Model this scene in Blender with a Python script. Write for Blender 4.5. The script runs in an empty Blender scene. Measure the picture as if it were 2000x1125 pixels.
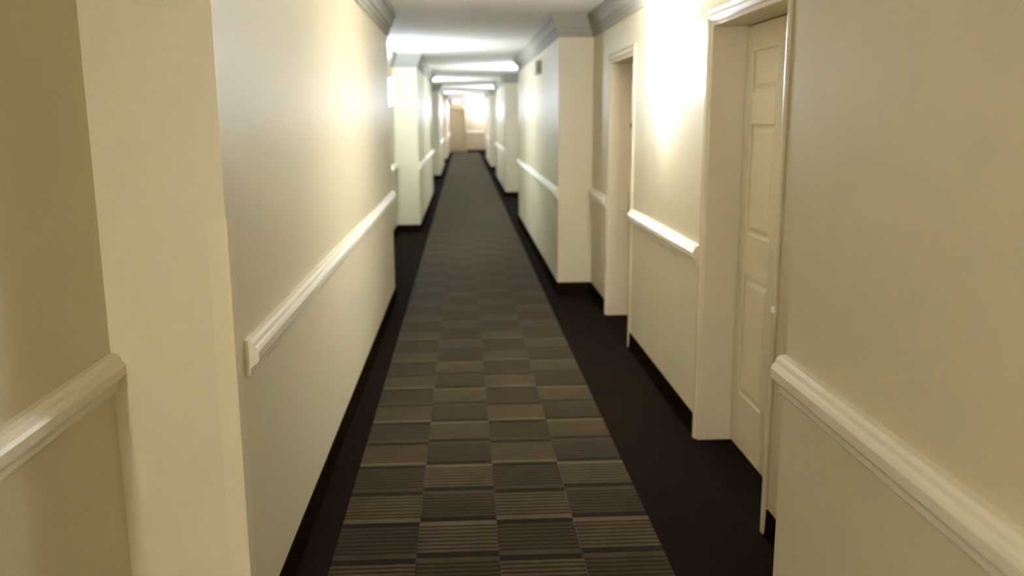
import bpy, bmesh, math, random
from mathutils import Matrix, Vector
random.seed(7)
SC = bpy.context.scene
COL = SC.collection
R = math.radians

# ------------------------------------------------------------------ camera
cam = bpy.data.cameras.new('camera')
cam.sensor_fit = 'HORIZONTAL'; cam.sensor_width = 36.0
cam.lens = 1690.86 / 2000 * 36.0
cam.clip_start = 0.02; cam.clip_end = 200
cam.dof.use_dof = True
cam.dof.focus_distance = 2.3
cam.dof.aperture_fstop = 2.5
camo = bpy.data.objects.new('camera', cam); COL.objects.link(camo)
camo.matrix_world = (Matrix.Translation((0, 0, 1.6)) @ Matrix.Rotation(R(-3.101), 4, 'Z')
                     @ Matrix.Rotation(R(90 - 11.116), 4, 'X') @ Matrix.Rotation(R(-0.292), 4, 'Z'))
SC.camera = camo

# ------------------------------------------------------------------ world and exposure
w = bpy.data.worlds.new('world'); SC.world = w; w.use_nodes = True
w.node_tree.nodes['Background'].inputs[0].default_value = (0, 0, 0, 1)
w.node_tree.nodes['Background'].inputs[1].default_value = 0
vs = SC.view_settings
vs.view_transform = 'Standard'; vs.look = 'None'; vs.gamma = 1.0; vs.exposure = 1.92
vs.use_curve_mapping = False
SC.cycles.max_bounces = 8; SC.cycles.diffuse_bounces = 7

# lamp output (emission strength of the diffusers) and tint
# tone: (tint, front diffuser, upper lens, lower lens)
LAMP = {'warm': ((1.0, 1.0, 0.96), 175.0, 700.0, 300.0), 'neutral': ((0.96, 1.0, 1.10), 26.0, 620.0, 60.0),
        'cool': ((0.83, 0.99, 1.22), 28.0, 380.0, 70.0), 'far': ((0.92, 1.0, 1.28), 42.0, 300.0, 60.0)}

# ------------------------------------------------------------------ materials
def nmat(name, rgb, rough=0.6, bump=0.0, bscale=200, var=0.0, vscale=3.0, metal=0.0, spec=0.5):
    m = bpy.data.materials.new(name); m.use_nodes = True
    nt = m.node_tree; b = nt.nodes['Principled BSDF']
    b.inputs['Base Color'].default_value = (*rgb, 1)
    b.inputs['Roughness'].default_value = rough
    b.inputs['Metallic'].default_value = metal
    b.inputs['Specular IOR Level'].default_value = spec
    g = nt.nodes.new('ShaderNodeNewGeometry')
    if var > 0:
        n = nt.nodes.new('ShaderNodeTexNoise'); n.inputs['Scale'].default_value = vscale
        n.inputs['Detail'].default_value = 6
        nt.links.new(g.outputs['Position'], n.inputs['Vector'])
        r = nt.nodes.new('ShaderNodeMapRange')
        r.inputs['To Min'].default_value = 1 - var; r.inputs['To Max'].default_value = 1 + var
        nt.links.new(n.outputs['Fac'], r.inputs['Value'])
        mx = nt.nodes.new('ShaderNodeVectorMath'); mx.operation = 'SCALE'
        mx.inputs[0].default_value = rgb
        nt.links.new(r.outputs['Result'], mx.inputs['Scale'])
        nt.links.new(mx.outputs['Vector'], b.inputs['Base Color'])
    if bump > 0:
        n2 = nt.nodes.new('ShaderNodeTexNoise'); n2.inputs['Scale'].default_value = bscale
        nt.links.new(g.outputs['Position'], n2.inputs['Vector'])
        bp = nt.nodes.new('ShaderNodeBump'); bp.inputs['Strength'].default_value = bump
        bp.inputs['Distance'].default_value = 0.002
        nt.links.new(n2.outputs['Fac'], bp.inputs['Height'])
        nt.links.new(bp.outputs['Normal'], b.inputs['Normal'])
    return m

def emat(name, rgb, strength):
    m = bpy.data.materials.new(name); m.use_nodes = True
    b = m.node_tree.nodes['Principled BSDF']
    b.inputs['Base Color'].default_value = (0.8, 0.8, 0.8, 1)
    b.inputs['Emission Color'].default_value = (*rgb, 1)
    b.inputs['Emission Strength'].default_value = strength
    return m

def carpet_mat(x0, cw, y0, rl):
    m = bpy.data.materials.new('striped_block_carpet'); m.use_nodes = True
    nt = m.node_tree; L = nt.links.new; b = nt.nodes['Principled BSDF']
    b.inputs['Roughness'].default_value = 0.95; b.inputs['Specular IOR Level'].default_value = 0.05
    b.inputs['Sheen Weight'].default_value = 0.24; b.inputs['Sheen Roughness'].default_value = 0.28; b.inputs['Sheen Tint'].default_value = (0.90, 0.86, 0.60, 1)
    def M(op, a, c=None, d=None):
        n = nt.nodes.new('ShaderNodeMath'); n.operation = op
        for i, v in enumerate((a, c, d)):
            if v is None: continue
            if isinstance(v, (int, float)): n.inputs[i].default_value = v
            else: L(v, n.inputs[i])
        return n.outputs[0]
    g = nt.nodes.new('ShaderNodeNewGeometry'); s = nt.nodes.new('ShaderNodeSeparateXYZ')
    L(g.outputs['Position'], s.inputs[0])
    u = M('DIVIDE', M('SUBTRACT', s.outputs['X'], x0), cw); v = M('DIVIDE', M('SUBTRACT', s.outputs['Y'], y0), rl)
    cu = M('FLOOR', u); rv = M('FLOOR', v); fv = M('FRACT', v)
    odd = M('FLOORED_MODULO', cu, 2.0)
    light = M('FLOORED_MODULO', M('ADD', cu, rv), 2.0)
    # odd columns are turned round: the tile runs the other way
    vv = M('ADD', M('MULTIPLY', fv, M('SUBTRACT', 1.0, odd)), M('MULTIPLY', M('SUBTRACT', 1.0, fv), odd))
    wob = nt.nodes.new('ShaderNodeTexNoise'); wob.inputs['Scale'].default_value = 14
    L(g.outputs['Position'], wob.inputs['Vector'])
    vv = M('ADD', vv, M('MULTIPLY', M('SUBTRACT', wob.outputs['Fac'], 0.5), 0.03))
    st = M('FRACT', M('MULTIPLY', M('SUBTRACT', vv, 0.13), 9.6))
    stripe = M('MULTIPLY', M('GREATER_THAN', st, 0.45), 1.0)
    band = M('LESS_THAN', vv, 0.13); bar = M('GREATER_THAN', vv, 0.875)
    lo = M('ADD', 0.10, M('MULTIPLY', light, 0.05)); hi = M('ADD', 0.36, M('MULTIPLY', light, 0.38))
    val = M('ADD', lo, M('MULTIPLY', stripe, M('SUBTRACT', hi, lo)))
    bandv = M('ADD', 0.45, M('MULTIPLY', light, 0.55))
    val = M('ADD', M('MULTIPLY', val, M('SUBTRACT', 1.0, band)), M('MULTIPLY', bandv, band))
    val = M('MULTIPLY', val, M('SUBTRACT', 1.0, M('MULTIPLY', bar, 0.93)))
    n = nt.nodes.new('ShaderNodeTexNoise'); n.inputs['Scale'].default_value = 9; n.inputs['Detail'].default_value = 8
    L(g.outputs['Position'], n.inputs['Vector'])
    val = M('MULTIPLY', val, M('ADD', 0.55, M('MULTIPLY', n.outputs['Fac'], 0.9)))
    mix = nt.nodes.new('ShaderNodeMix'); mix.data_type = 'RGBA'
    mix.inputs['A'].default_value = (0.0045, 0.0026, 0.001, 1); mix.inputs['B'].default_value = (0.074, 0.051, 0.025, 1)
    L(val, mix.inputs['Factor']); L(mix.outputs['Result'], b.inputs['Base Color'])
    f = nt.nodes.new('ShaderNodeTexNoise'); f.inputs['Scale'].default_value = 500
    L(g.outputs['Position'], f.inputs['Vector'])
    bp = nt.nodes.new('ShaderNodeBump'); bp.inputs['Strength'].default_value = 0.4; bp.inputs['Distance'].default_value = 0.002
    L(f.outputs['Fac'], bp.inputs['Height']); L(bp.outputs['Normal'], b.inputs['Normal'])
    return m

SL, SR = -0.508, 0.726; CW = (SR - SL) / 4; RL = 0.293; Y0 = 2.96
MAT = {
 'wall': nmat('beige_vinyl_wall', (0.63, 0.56, 0.38), 0.42, 0.15, 260, 0.03, 2.5),
 'ceiling': nmat('white_ceiling_paint', (0.92, 0.885, 0.81), 0.9, 0.3, 120, 0.03, 2.0),
 'trim': nmat('cream_gloss_paint', (0.73, 0.675, 0.52), 0.33),
 'crown': nmat('shaded_beige_cornice', (0.33, 0.315, 0.255), 0.7),  # shade on the unlit cornice is put into this darker grey
 'base': nmat('dark_vinyl_base', (0.008, 0.0045, 0.0022), 1.0, spec=0.0),
 'border': nmat('dark_brown_carpet', (0.0080, 0.0045, 0.0022), 1.0, 0.5, 500, 0.25, 30, spec=0.03),
 'door': nmat('cream_door_paint', (0.61, 0.535, 0.355), 0.35, var=0.02),
 'frame': nmat('cream_frame_paint', (0.64, 0.56, 0.40), 0.24),
 'steel': nmat('brushed_nickel', (0.72, 0.68, 0.60), 0.25, metal=1.0),
 'dark': nmat('dark_bronze', (0.10, 0.085, 0.065), 0.4, metal=0.6),
 'guard': nmat('cream_corner_vinyl', (0.67, 0.585, 0.40), 0.4),
 'plastic': nmat('white_plastic', (0.80, 0.80, 0.76), 0.4),
 'grey': nmat('shaded_white_plastic', (0.6, 0.6, 0.57), 0.5),
 'carpet': carpet_mat(SL, CW, Y0, RL),
}
for k, (c, s, s2, s3) in LAMP.items():
    MAT['lamp_' + k] = emat('lit_diffuser_' + k, c, s); MAT['lens_up_' + k] = emat('lit_upper_lens_' + k, c, s2)
    MAT['lens_down_' + k] = emat('lit_lower_lens_' + k, c, s3)
MAT['signface'] = emat('sign_face', (1.0, 0.45, 0.40), 1.6)
MAT['signred'] = emat('sign_red', (1.0, 0.06, 0.04), 5.0)

# ------------------------------------------------------------------ helpers
def empty(name, loc=(0, 0, 0), rz=0.0):
    o = bpy.data.objects.new(name, None); COL.objects.link(o)
    o.location = loc; o.rotation_euler = (0, 0, rz); o.empty_display_size = 0.1
    return o

def tag(o, label=None, cat=None, group=None, kind=None):
    if label: o['label'] = label
    if cat: o['category'] = cat
    if group: o['group'] = group
    if kind: o['kind'] = kind
    return o

def add_box(bm, x0, x1, y0, y1, z0, z1, bev=0.0, seg=1):
    x0, x1 = sorted((x0, x1)); y0, y1 = sorted((y0, y1)); z0, z1 = sorted((z0, z1))
    v = [bm.verts.new((x, y, z)) for z in (z0, z1) for (x, y) in ((x0, y0), (x1, y0), (x1, y1), (x0, y1))]
    fs = [bm.faces.new([v[i] for i in q]) for q in
          ((3, 2, 1, 0), (4, 5, 6, 7), (0, 1, 5, 4), (1, 2, 6, 5), (2, 3, 7, 6), (3, 0, 4, 7))]
    if bev > 0:
        es = list({e for f in fs for e in f.edges})
        bmesh.ops.bevel(bm, geom=es, offset=bev, segments=seg, profile=0.5, affect='EDGES')

def add_sweep(bm, path, prof, side):
    """profile [(out, z)...] (closed polygon) swept along an XY polyline with mitred corners.
    side=+1: room lies to the right of the direction of travel, -1: to the left."""
    nrm = []
    for (a, c) in zip(path[:-1], path[1:]):
        d = Vector((c[0] - a[0], c[1] - a[1])).normalized()
        nrm.append(Vector((d.y, -d.x)) * side)
    rings = []
    for i, p in enumerate(path):
        if i == 0: o = nrm[0]
        elif i == len(path) - 1: o = nrm[-1]
        else: o = (nrm[i - 1] + nrm[i]) / (1 + nrm[i - 1].dot(nrm[i]))
        rings.append([bm.verts.new((p[0] + o.x * q[0], p[1] + o.y * q[0], q[1])) for q in prof])
    n = len(prof)
    for a, c in zip(rings[:-1], rings[1:]):
        for i in range(n):
            j = (i + 1) % n
            bm.faces.new((a[i], a[j], c[j], c[i]))
    bm.faces.new(rings[0]); bm.faces.new(list(reversed(rings[-1])))

def add_cyl(bm, p0, p1, r, n=14):
    p0 = Vector(p0); p1 = Vector(p1); d = (p1 - p0).normalized()
    a = d.orthogonal().normalized(); b2 = d.cross(a)
    r0 = [bm.verts.new(p0 + (a * math.cos(t) + b2 * math.sin(t)) * r) for t in [2 * math.pi * i / n for i in range(n)]]
    r1 = [bm.verts.new(p1 + (a * math.cos(t) + b2 * math.sin(t)) * r) for t in [2 * math.pi * i / n for i in range(n)]]
    for i in range(n):
        j = (i + 1) % n; bm.faces.new((r0[i], r0[j], r1[j], r1[i]))
    bm.faces.new(list(reversed(r0))); bm.faces.new(r1)

def obj(name, bm, mat, parent=None, smooth=False):
    bmesh.ops.recalc_face_normals(bm, faces=bm.faces)
    me = bpy.data.meshes.new(name); bm.to_mesh(me); bm.free()
    me.materials.append(MAT[mat])
    if smooth:
        for p in me.polygons: p.use_smooth = True
    o = bpy.data.objects.new(name, me); COL.objects.link(o); o.parent = parent
    return o

def kids(o): return [c for c in COL.objects if c.parent == o]
def dup(root, loc, rz, name=None):
    r = root.copy(); COL.objects.link(r); r.location = loc; r.rotation_euler = (0, 0, rz)
    if name: r.name = name
    for ch in kids(root):
        c = ch.copy(); COL.objects.link(c); c.parent = r
        for g in kids(ch):
            d = g.copy(); COL.objects.link(d); d.parent = c
    return r

# ------------------------------------------------------------------ plan of the corridor
YB, YE, HC = -6.0, 42.2, 2.474
XLp, XLr, XRp, XRr, XB = -0.635, -0.967, 0.845, 1.152, 1.75
DD = 0.163              # depth of a door opening
DH = 2.04               # height of a door opening
# (start, end, kind, door openings)
LEFT = [(YB, 2.33, 'r', []), (2.33, 7.68, 'p', []),
        (7.68, 12.38, 'r', [(8.60, 9.60)]), (12.38, 18.10, 'p', []),
        (18.10, 23.30, 'r', [(18.60, 19.60), (21.60, 22.60)]), (23.30, 28.40, 'p', []),
        (28.40, 33.10, 'r', [(28.85, 29.85), (31.70, 32.70)]), (33.10, 38.60, 'p', []),
        (38.60, YE, 'r', [(39.10, 40.10)])]
RIGHT = [(YB, 2.18, 'p', []), (2.18, 7.81, 'r', [(3.11, 4.11), (5.93, 6.94)]),
         (7.81, 13.49, 'p', []), (13.49, 17.83, 'r', [(13.90, 14.90), (16.42, 17.42)]),
         (17.83, 23.20, 'p', []), (23.20, 27.40, 'r', [(23.55, 24.55), (26.05, 27.05)]),
         (27.40, 33.60, 'p', []), (33.60, YE, 'r', [(34.10, 35.10), (36.95, 37.95)])]

def path_of(segs, xp, xr):
    pts = []
    for (a, b, k, ds) in segs:
        x = xp if k == 'p' else xr
        pts += [(x, a), (x, b)]
    return pts

def build_side(name, segs, xp, xr, s):
    """s=-1 left, +1 right"""
    bm = bmesh.new()
    for (a, b, k, ds) in segs:
        if k == 'p':
            add_box(bm, xp, s * XB, a, b, -0.02, HC)
        else:
            y = a
            for (d0, d1) in ds:
                if d0 > y: add_box(bm, xr, s * XB, y, d0, -0.02, HC)
                add_box(bm, xr, s * XB, d0, d1, DH, HC)
                y = d1
            add_box(bm, xr, s * XB, y, b, -0.02, HC)
    wl = obj(name, bm, 'wall')
    tag(wl, 'beige ' + ('left' if s < 0 else 'right') + ' corridor wall stepping in and out around door recesses', 'wall', kind='structure')
    # base, broken at the doors
    bm = bmesh.new()
    prof = [(0, 0), (0.012, 0), (0.009, 0.03), (0.007, 0.105), (0.004, 0.11), (0, 0.11)]
    runs, cur = [], []
    for (a, b, k, ds) in segs:
        x = xp if k == 'p' else xr
        cur.append((x, a))
        for (d0, d1) in ds:
            cur.append((x, d0 - 0.05)); runs.append(cur); cur = [(x, d1 + 0.05)]
        cur.append((x, b))
    runs.append(cur)
    for r_ in runs: add_sweep(bm, r_, prof, -s)
    side = 'left' if s < 0 else 'right'
    tag(obj('baseboard_' + side, bm, 'base'), 'dark skirting along the foot of the ' + side + ' wall', 'baseboard', kind='structure')
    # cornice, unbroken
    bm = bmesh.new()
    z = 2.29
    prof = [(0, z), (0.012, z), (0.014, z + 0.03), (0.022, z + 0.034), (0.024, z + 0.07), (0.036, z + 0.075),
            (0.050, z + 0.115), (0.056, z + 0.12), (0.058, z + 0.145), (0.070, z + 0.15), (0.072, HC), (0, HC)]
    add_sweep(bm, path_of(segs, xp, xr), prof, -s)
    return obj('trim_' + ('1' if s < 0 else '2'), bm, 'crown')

# ------------------------------------------------------------------ shell
bm = bmesh.new(); add_box(bm, -XB, XB, YB - 0.2, YE + 0.2, -0.12, 0)
tag(obj('floor', bm, 'border'), 'corridor floor of plain dark brown carpet', 'floor', kind='structure')
bm = bmesh.new(); add_box(bm, -XB, XB, YB - 0.2, YE + 0.2, HC, HC + 0.1)
tag(obj('ceiling', bm, 'ceiling'), 'low off-white painted corridor ceiling', 'ceiling', kind='structure')
t1 = build_side('wall_left', LEFT, XLp, XLr, -1)
tag(t1, 'shade-greyed stepped cornice along the top of the left wall', 'cornice', kind='structure')
t2 = build_side('wall_right', RIGHT, XRp, XRr, 1)
tag(t2, 'shade-greyed stepped cornice along the top of the right wall', 'cornice', kind='structure')
bm = bmesh.new(); add_box(bm, XLr, XRr, YB - 0.2, YB, -0.02, HC)  # unseen wall added to close the corridor so light does not leak
tag(obj('wall_back_added', bm, 'wall'), 'beige wall added unseen behind the viewer to keep light in', 'wall', kind='structure')
# end wall with its door opening
EX0, EX1 = -0.72, 0.10
bm = bmesh.new()
add_box(bm, XLr, EX0, YE, YE + 0.2, -0.02, HC); add_box(bm, EX1, XRr, YE, YE + 0.2, -0.02, HC)
add_box(bm, EX0, EX1, YE, YE + 0.2, DH, HC)
tag(obj('wall_end', bm, 'wall'), 'beige wall closing the far end of the corridor', 'wall', kind='structure')
bm = bmesh.new(); add_sweep(bm, [(EX1 + 0.05, YE), (XRr, YE)], [(0, 0), (0.012, 0), (0.007, 0.105), (0, 0.11)], 1)
tag(obj('baseboard_end', bm, 'base'), 'dark skirting right of the far end door', 'baseboard', kind='structure')
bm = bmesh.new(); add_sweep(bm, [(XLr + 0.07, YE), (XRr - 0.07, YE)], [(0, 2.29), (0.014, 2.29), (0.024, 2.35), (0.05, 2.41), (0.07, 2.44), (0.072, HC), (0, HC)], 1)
tag(obj('trim_3', bm, 'crown'), 'shade-greyed stepped cornice across the far end wall', 'cornice', kind='structure')

# ------------------------------------------------------------------ carpet
YT = 12.0                                        # separate tiles up to here
ntile = int((YT - (Y0 - 5 * RL)) / RL)
ys = Y0 - 5 * RL; ye = ys + ntile * RL
run = empty('carpet_runner', ((SL + SR) / 2, 0, 0))
tag(run, 'patterned carpet runner of striped brown and beige blocks down the corridor', 'carpet')
bm = bmesh.new()
cx = (SL + SR) / 2
add_box(bm, SL - cx, SR - cx, YB, ys, 0, 0.006); add_box(bm, SL - cx, SR - cx, ye, YE, 0, 0.006)
add_box(bm, SL - cx, SR - cx, ys, ye, 0, 0.002)
obj('runner_base', bm, 'carpet', run)
proto = None
for i in range(ntile):
    for c in range(4):
        if proto is None:
            bm = bmesh.new(); g_ = 0.0008
            add_box(bm, -CW / 2 + g_, CW / 2 - g_, -RL / 2 + g_, RL / 2 - g_, 0.002, 0.006)
            t = proto = obj('carpet_tile', bm, 'carpet', run)
        else:
            t = proto.copy(); COL.objects.link(t)
        t.location = (SL + CW * (c + 0.5) - cx, ys + RL * (i + 0.5), 0)

# ------------------------------------------------------------------ chair rails
def rail_profile():
    z = 0.872
    return [(0, z), (0.008, z), (0.012, z + 0.006), (0.012, z + 0.022), (0.019, z + 0.028), (0.022, z + 0.034),
            (0.034, z + 0.040), (0.038, z + 0.048), (0.038, z + 0.072), (0.033, z + 0.082), (0.028, z + 0.088),
            (0.024, z + 0.098), (0.016, z + 0.106), (0, z + 0.108)]
TN = [3]
def rail(p0, p1, side, label):
    TN[0] += 1
    bm = bmesh.new(); add_sweep(bm, [p0, p1], rail_profile(), side)
    tag(obj('trim_%d' % TN[0], bm, 'trim'), label, 'chair rail', kind='structure')

ORD = ['nearest', 'second', 'third', 'fourth', 'fifth']
def rails(segs, xp, xr, s):
    side = 'left' if s < 0 else 'right'; np_, nr = 0, 0
    for (a, b, k, ds) in segs:
        x = xp if k == 'p' else xr
        if k == 'p':
            lab = 'cream chair rail on the %s jutting stretch of the %s wall' % (ORD[np_], side); np_ += 1
            a2 = a + (0.11 if (s < 0 and a < 3) else 0.0)
            rail((x, a2), (x, b), -s, lab)
        else:
            cuts = [a] + [q for d in ds for q in (d[0] - 0.05, d[1] + 0.05)] + [b]
            pos = ['before the first door', 'between the two doors', 'past the last door'] if len(ds) == 2 else (
                  ['before the only door', 'past the only door'] if len(ds) == 1 else ['all along'])
            for i in range(0, len(cuts), 2):
                if cuts[i + 1] - cuts[i] > 0.05 and not (s > 0 and cuts[i] < 3):
                    rail((x, cuts[i]), (x, cuts[i + 1]), -s,
                         'cream chair rail %s in the %s recess of the %s wall' % (pos[i // 2], ORD[nr], side))
            nr += 1
rails(LEFT, XLp, XLr, -1)
rails(RIGHT, XRp, XRr, 1)
rail((EX1 + 0.05, YE), (XRr, YE), 1, 'cream chair rail on the far end wall right of the door')

# ------------------------------------------------------------------ doors
# local frame: opening runs along +y from 0 to 1, wall face at x=0, door lies towards +x, room towards -x
def make_door(name, width):
    d = empty(name)
    W = width; e = 0.003
    # steel frame: jambs and head lining the opening, with a flat face on the wall
    bm = bmesh.new()
    for (ya, yb) in ((0.0, 0.03), (W - 0.03, W)):
        add_box(bm, 0.0, DD + 0.06, ya + e * (ya == 0), yb - e * (ya != 0), 0, DH - e, 0.004, 2)
    add_box(bm, 0.0, DD + 0.06, 0.03, W - 0.03, DH - 0.03, DH - e, 0.003, 1)
    # rounded casing around the opening, mitred at the head
    cw_, th = 0.057, 0.013; arc = [(0.012 - cw_ * t, th * math.sin(math.pi * t) ** 0.6) for t in [k / 10 for k in range(11)]]
    rings = []
    for (q0, q1, lz) in ((1, 0, 0), (1, 0, 1), (-1, W, 1), (-1, W, 0)):
        rings.append([bm.verts.new((-max(h, 0.0), q1 + q0 * a, (DH - a) if lz else 0.0)) for (a, h) in arc])
    for a, c in zip(rings[:-1], rings[1:]):
        for k in range(10): bm.faces.new((a[k], a[k + 1], c[k + 1], c[k]))
        bm.faces.new((a[10], a[0], c[0], c[10]))
    bm.faces.new(rings[0]); bm.faces.new(list(reversed(rings[-1])))
    obj('frame', bm, 'frame', d)
    # leaf: stiles and rails around a thinner core
    y0, y1 = 0.033, W - 0.033; ym = W / 2; z0, z1 = 0.012, DH - 0.034
    bm = bmesh.new()
    add_box(bm, DD + 0.012, DD + 0.045, y0, y1, z0, z1)
    sw = 0.105
    prow = [(0.285, 0.865), (1.065, 1.565), (1.71, 1.89)]
    for (ya, yb) in ((y0, y0 + sw), (ym - sw / 2, ym + sw / 2), (y1 - sw, y1)):
        add_box(bm, DD, DD + 0.02, ya, yb, z0, z1, 0.003)
    zs = [z0] + [q for r_ in prow for q in r_] + [z1]
    for i in range(0, len(zs), 2):
        for (ya, yb) in ((y0 + sw, ym - sw / 2), (ym + sw / 2, y1 - sw)):
            add_box(bm, DD, DD + 0.02, ya - 0.002, yb + 0.002, zs[i], zs[i + 1], 0.003)
    obj('leaf', bm, 'door', d)
    for (za, zb) in prow:
        for (ya, yb) in ((y0 + sw, ym - sw / 2), (ym + sw / 2, y1 - sw)):
            bm = bmesh.new(); m_ = 0.012; k = 0.035
            o = [(ya + m_, za + m_), (yb - m_, za + m_), (yb - m_, zb - m_), (ya + m_, zb - m_)]
            n_ = [(ya + k, za + k), (yb - k, za + k), (yb - k, zb - k), (ya + k, zb - k)]
            A = [bm.verts.new((DD + 0.0125, *q)) for q in o]; B = [bm.verts.new((DD + 0.003, *q)) for q in n_]
            for i in range(4):
                j = (i + 1) % 4; bm.faces.new((A[i], A[j], B[j], B[i]))
            bm.faces.new(B); bm.faces.new(list(reversed(A)))
            obj('panel', bm, 'door', d)
    return d

def add_fittings(d, W, latch_y):
    sgn = 1 if latch_y < W / 2 else -1
    h = empty('handle', (DD, latch_y, 0.90)); h.parent = d
    bm = bmesh.new(); add_box(bm, -0.012, 0.0, -0.032, 0.032, -0.10, 0.12, 0.005, 2)
    obj('lock_plate', bm, 'steel', h)
    bm = bmesh.new()
    add_cyl(bm, (-0.01, 0, -0.03), (-0.055, 0, -0.03), 0.011)
    add_box(bm, -0.062, -0.044, -0.014 * sgn, 0.115 * sgn, -0.041, -0.019, 0.006, 2)
    obj('lever', bm, 'steel', h)
    bm = bmesh.new(); add_box(bm, -0.010, 0.0, latch_y + 0.0 - 0.02, latch_y + 0.02, 1.515, 1.56, 0.003, 1)
    for v in bm.verts: v.co.x += DD
    obj('door_guard', bm, 'dark', d)
    # strike plate lip over the latch-side frame edge, white for a painted-in highlight
    bm = bmesh.new(); ye_ = -0.038 if sgn > 0 else W + 0.010
    add_box(bm, -0.0165, -0.004, ye_, ye_ + 0.028, 0.885, 0.905, 0.001); obj('strike_plate_glint', bm, 'plastic', d)

doorA = make_door('door_1', 1.0); add_fittings(doorA, 1.0, 0.105)
doorB = make_door('door_2', 1.0); add_fittings(doorB, 1.0, 0.895)
tmplA, tmplB = doorA, doorB
DN = [2]
def place_door(s, x, y0, near, label, used=[]):
    # right wall: local axes as built. left wall: turned by 180 degrees about z
    src = tmplA if (near == (s > 0)) else tmplB
    loc, rz = ((x, y0, 0), 0.0) if s > 0 else ((x, y0 + 1.0, 0), math.pi)
    if src not in used:
        used.append(src); d = src; d.location = loc; d.rotation_euler = (0, 0, rz)
    else:
        DN[0] += 1; d = dup(src, loc, rz, 'door_%d' % DN[0])
    tag(d, label, 'door', kind='structure')

for (s, segs, x) in ((1, RIGHT, XRr), (-1, LEFT, XLr)):
    side = 'left' if s < 0 else 'right'
    nr = 0
    for (a, b, k, ds) in segs:
        if k != 'r': continue
        for i, (d0, d1) in enumerate(ds):
            place_door(s, x, d0, i == 0, 'cream six-panel room door, %s of the %s recess in the %s wall' %
                       ('nearer' if i == 0 and len(ds) > 1 else ('farther' if i else 'only one'), ORD[nr], side))
        nr += 1
# door at the far end, facing the viewer
DN[0] += 1
dE = make_door('door_%d' % DN[0], EX1 - EX0); add_fittings(dE, EX1 - EX0, 0.72)
dE.location = (EX1, YE, 0); dE.rotation_euler = (0, 0, math.pi / 2)
tag(dE, 'beige panelled door closing the far end of the corridor under the red sign', 'door', kind='structure')

# ------------------------------------------------------------------ corner guard
bm = bmesh.new()
y, x, t = 2.33, XLp, 0.004
prof = [(x - 0.05, y), (x - 0.05, y - t), (x - 0.006, y - t), (x + t * 0.7, y - t * 0.7), (x + t, y + 0.006), (x + t, y + 0.055), (x, y + 0.055), (x, y)]
lo = [bm.verts.new((*q, 0.112)) for q in prof]; hi = [bm.verts.new((*q, 1.34)) for q in prof]
for i in range(len(prof)):
    j = (i + 1) % len(prof); bm.faces.new((lo[i], lo[j], hi[j], hi[i]))
bm.faces.new(lo); bm.faces.new(list(reversed(hi)))
tag(obj('corner_guard', bm, 'guard'), 'cream vinyl guard on the near left wall corner, ending at chest height', 'corner guard')

# ------------------------------------------------------------------ wall lamps
# local frame: back at x=0, light towards -x
def make_lamp(tone):
    root = empty('wall_lamp')
    bm = bmesh.new(); add_box(bm, -0.012, 0.0, -0.085, 0.085, -0.17, 0.17, 0.003)
    obj('back_plate', bm, 'plastic', root)
    bm = bmesh.new(); n = 16; rw, rd = 0.115, 0.105
    rings = []
    for z in (-0.155, -0.145, 0.145, 0.155):
        f = 0.93 if abs(z) > 0.15 else 1.0
        rings.append([bm.verts.new((-0.010 - rd * f * math.sin(math.pi * i / n), rw * f * math.cos(math.pi * i / n), z)) for i in range(n + 1)])
    for a, c in zip(rings[:-1], rings[1:]):
        for i in range(n): bm.faces.new((a[i], a[i + 1], c[i + 1], c[i]))
    bm.faces.new(rings[0]); bm.faces.new(list(reversed(rings[-1])))
    obj('diffuser', bm, 'lamp_' + tone, root)
    for z in (-0.158, 0.158):                      # glass lenses closing the top and bottom
        bm = bmesh.new(); lr = []
        for zz in (z - 0.002, z + 0.002):
            lr.append([bm.verts.new((-0.014 - 0.086 * math.sin(math.pi * i / n), 0.096 * math.cos(math.pi * i / n), zz)) for i in range(n + 1)])
        for i in range(n): bm.faces.new((lr[0][i], lr[0][i + 1], lr[1][i + 1], lr[1][i]))
        bm.faces.new((lr[0][n], lr[0][0], lr[1][0], lr[1][n]))
        bm.faces.new(list(reversed(lr[0]))); bm.faces.new(lr[1])
        obj('lens', bm, ('lens_up_' if z > 0 else 'lens_down_') + tone, root)
    for z in (-0.163, 0.155):
        bm = bmesh.new(); rr = []
        for zz in (z, z + 0.008):
            rr.append([bm.verts.new((-0.010 - 0.108 * math.sin(math.pi * i / n), 0.118 * math.cos(math.pi * i / n), zz)) for i in range(n + 1)]
                      + [bm.verts.new((-0.010 - 0.092 * math.sin(math.pi * i / n), 0.102 * math.cos(math.pi * i / n), zz)) for i in range(n, -1, -1)])
        m_ = len(rr[0])
        for i in range(m_):
            j = (i + 1) % m_; bm.faces.new((rr[0][i], rr[0][j], rr[1][j], rr[1][i]))
        for i in range(n):
            for q in rr:
                bm.faces.new((q[i], q[i + 1], q[m_ - 2 - i], q[m_ - 1 - i]))
        obj('rim', bm, 'steel', root)
    return root
LZ = 1.92
lamps = [(-1, -3.2, 'warm', 'frosted wall lamp in the left recess behind the viewer'),
         (1, 4.98, 'neutral', 'brightest frosted wall lamp, between the two nearest right-hand doors'),
         (-1, 11.0, 'cool', 'lit frosted wall lamp in the left recess, just past the long near left wall'),
         (1, 15.5, 'cool', 'lit frosted wall lamp in the second right-hand recess'),
         (-1, 20.4, 'cool', 'lit frosted wall lamp in the third left-hand recess'),
         (1, 25.3, 'cool', 'lit frosted wall lamp in the third right-hand recess'),
         (-1, 30.6, 'far', 'lit frosted wall lamp in the fourth left-hand recess'),
         (1, 35.9, 'far', 'lit frosted wall lamp in the last right-hand recess')]
first = {}
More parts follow.
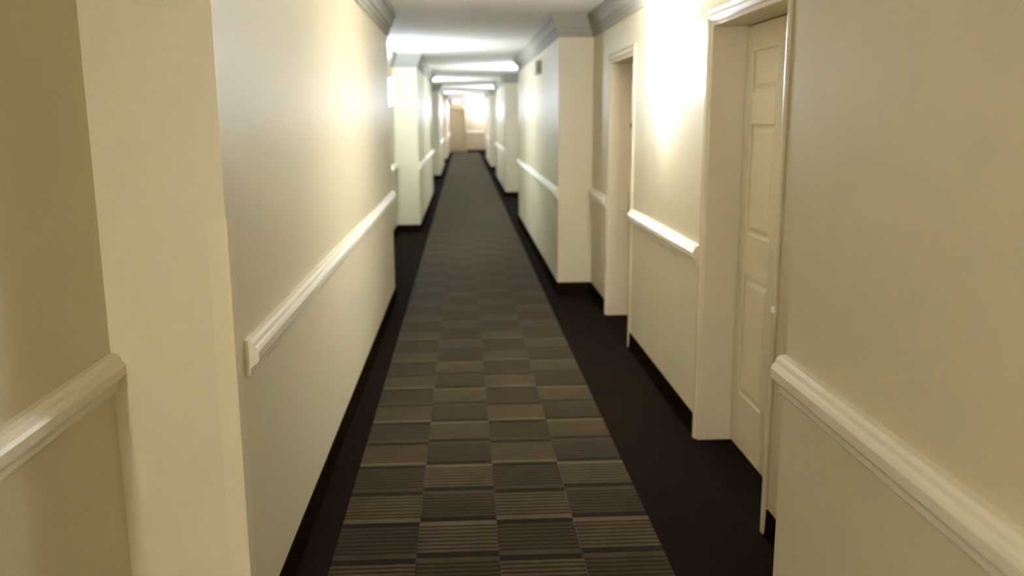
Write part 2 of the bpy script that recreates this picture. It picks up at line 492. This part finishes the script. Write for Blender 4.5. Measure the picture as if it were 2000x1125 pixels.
def place_lamp(loc, rz, tone, label):
    if tone not in first:
        o = first[tone] = make_lamp(tone); o.location = loc; o.rotation_euler = (0, 0, rz)
    else: o = dup(first[tone], loc, rz)
    tag(o, label, 'wall lamp', 'wall lamps along the corridor')
for (s, y, tone, lab) in lamps:
    place_lamp((XRr if s > 0 else XLr, y, LZ), 0 if s > 0 else math.pi, tone, lab)
place_lamp((0.72, YE, LZ), math.pi / 2, 'far', 'lit frosted wall lamp on the far end wall right of the door')

# ------------------------------------------------------------------ box high on the right wall
bx = empty('wall_box', (XRp, 9.75, 2.14))
tag(bx, 'small white oblong box fixed high on the right wall before the second recess', 'wall box')
bm = bmesh.new(); add_box(bm, -0.065, 0, -0.17, 0.17, -0.07, 0.07, 0.008, 2); obj('housing', bm, 'plastic', bx)
bm = bmesh.new(); add_box(bm, -0.045, -0.012, -0.174, -0.169, -0.055, 0.055, 0.001); obj('shaded_end', bm, 'grey', bx)  # near end of the white box, its shade put into the grey

# ------------------------------------------------------------------ red lit sign over the end door
sg = empty('exit_sign', (-0.335, YE - 0.09, 2.28))
tag(sg, 'small red lit sign hanging above the far end door', 'sign')
bm = bmesh.new(); add_box(bm, -0.17, 0.17, -0.022, 0.022, -0.0, 0.175, 0.006, 1); obj('housing', bm, 'plastic', sg)
bm = bmesh.new(); add_box(bm, -0.155, 0.155, -0.026, -0.0215, 0.015, 0.16, 0.001); obj('face', bm, 'signface', sg)
bm = bmesh.new(); add_box(bm, -0.03, 0.03, -0.015, 0.015, 0.175, HC - 2.28, 0.002); obj('stem', bm, 'plastic', sg)
def bar(bm, x0, z0, x1, z1, t=0.009):
    d = Vector((x1 - x0, 0, z1 - z0)).normalized(); n = Vector((-d.z, 0, d.x)) * t
    a, b = Vector((x0, 0, z0)), Vector((x1, 0, z1))
    q = [a + n, b + n, b - n, a - n]
    A = [bm.verts.new((v.x, -0.0285, v.z)) for v in q]; B = [bm.verts.new((v.x, -0.0262, v.z)) for v in q]
    for i in range(4):
        j = (i + 1) % 4; bm.faces.new((A[i], A[j], B[j], B[i]))
    bm.faces.new(A); bm.faces.new(list(reversed(B)))
za, zb, zm = 0.035, 0.14, 0.0875
for ch, x in (('E', -0.125), ('X', -0.055), ('I', 0.03), ('T', 0.065)):
    bm = bmesh.new()
    if ch == 'E':
        bar(bm, x, za - 0.009, x, zb + 0.009)
        for z in (za, zm, zb): bar(bm, x + 0.01, z, x + 0.045, z)
    elif ch == 'X': bar(bm, x, za - 0.009, x + 0.055, zb + 0.009); bar(bm, x, zb + 0.009, x + 0.055, za - 0.009)
    elif ch == 'I': bar(bm, x, za - 0.009, x, zb + 0.009)
    else: bar(bm, x, zb, x + 0.06, zb); bar(bm, x + 0.03, za - 0.009, x + 0.03, zb - 0.01)
    obj('letter', bm, 'signred', sg)
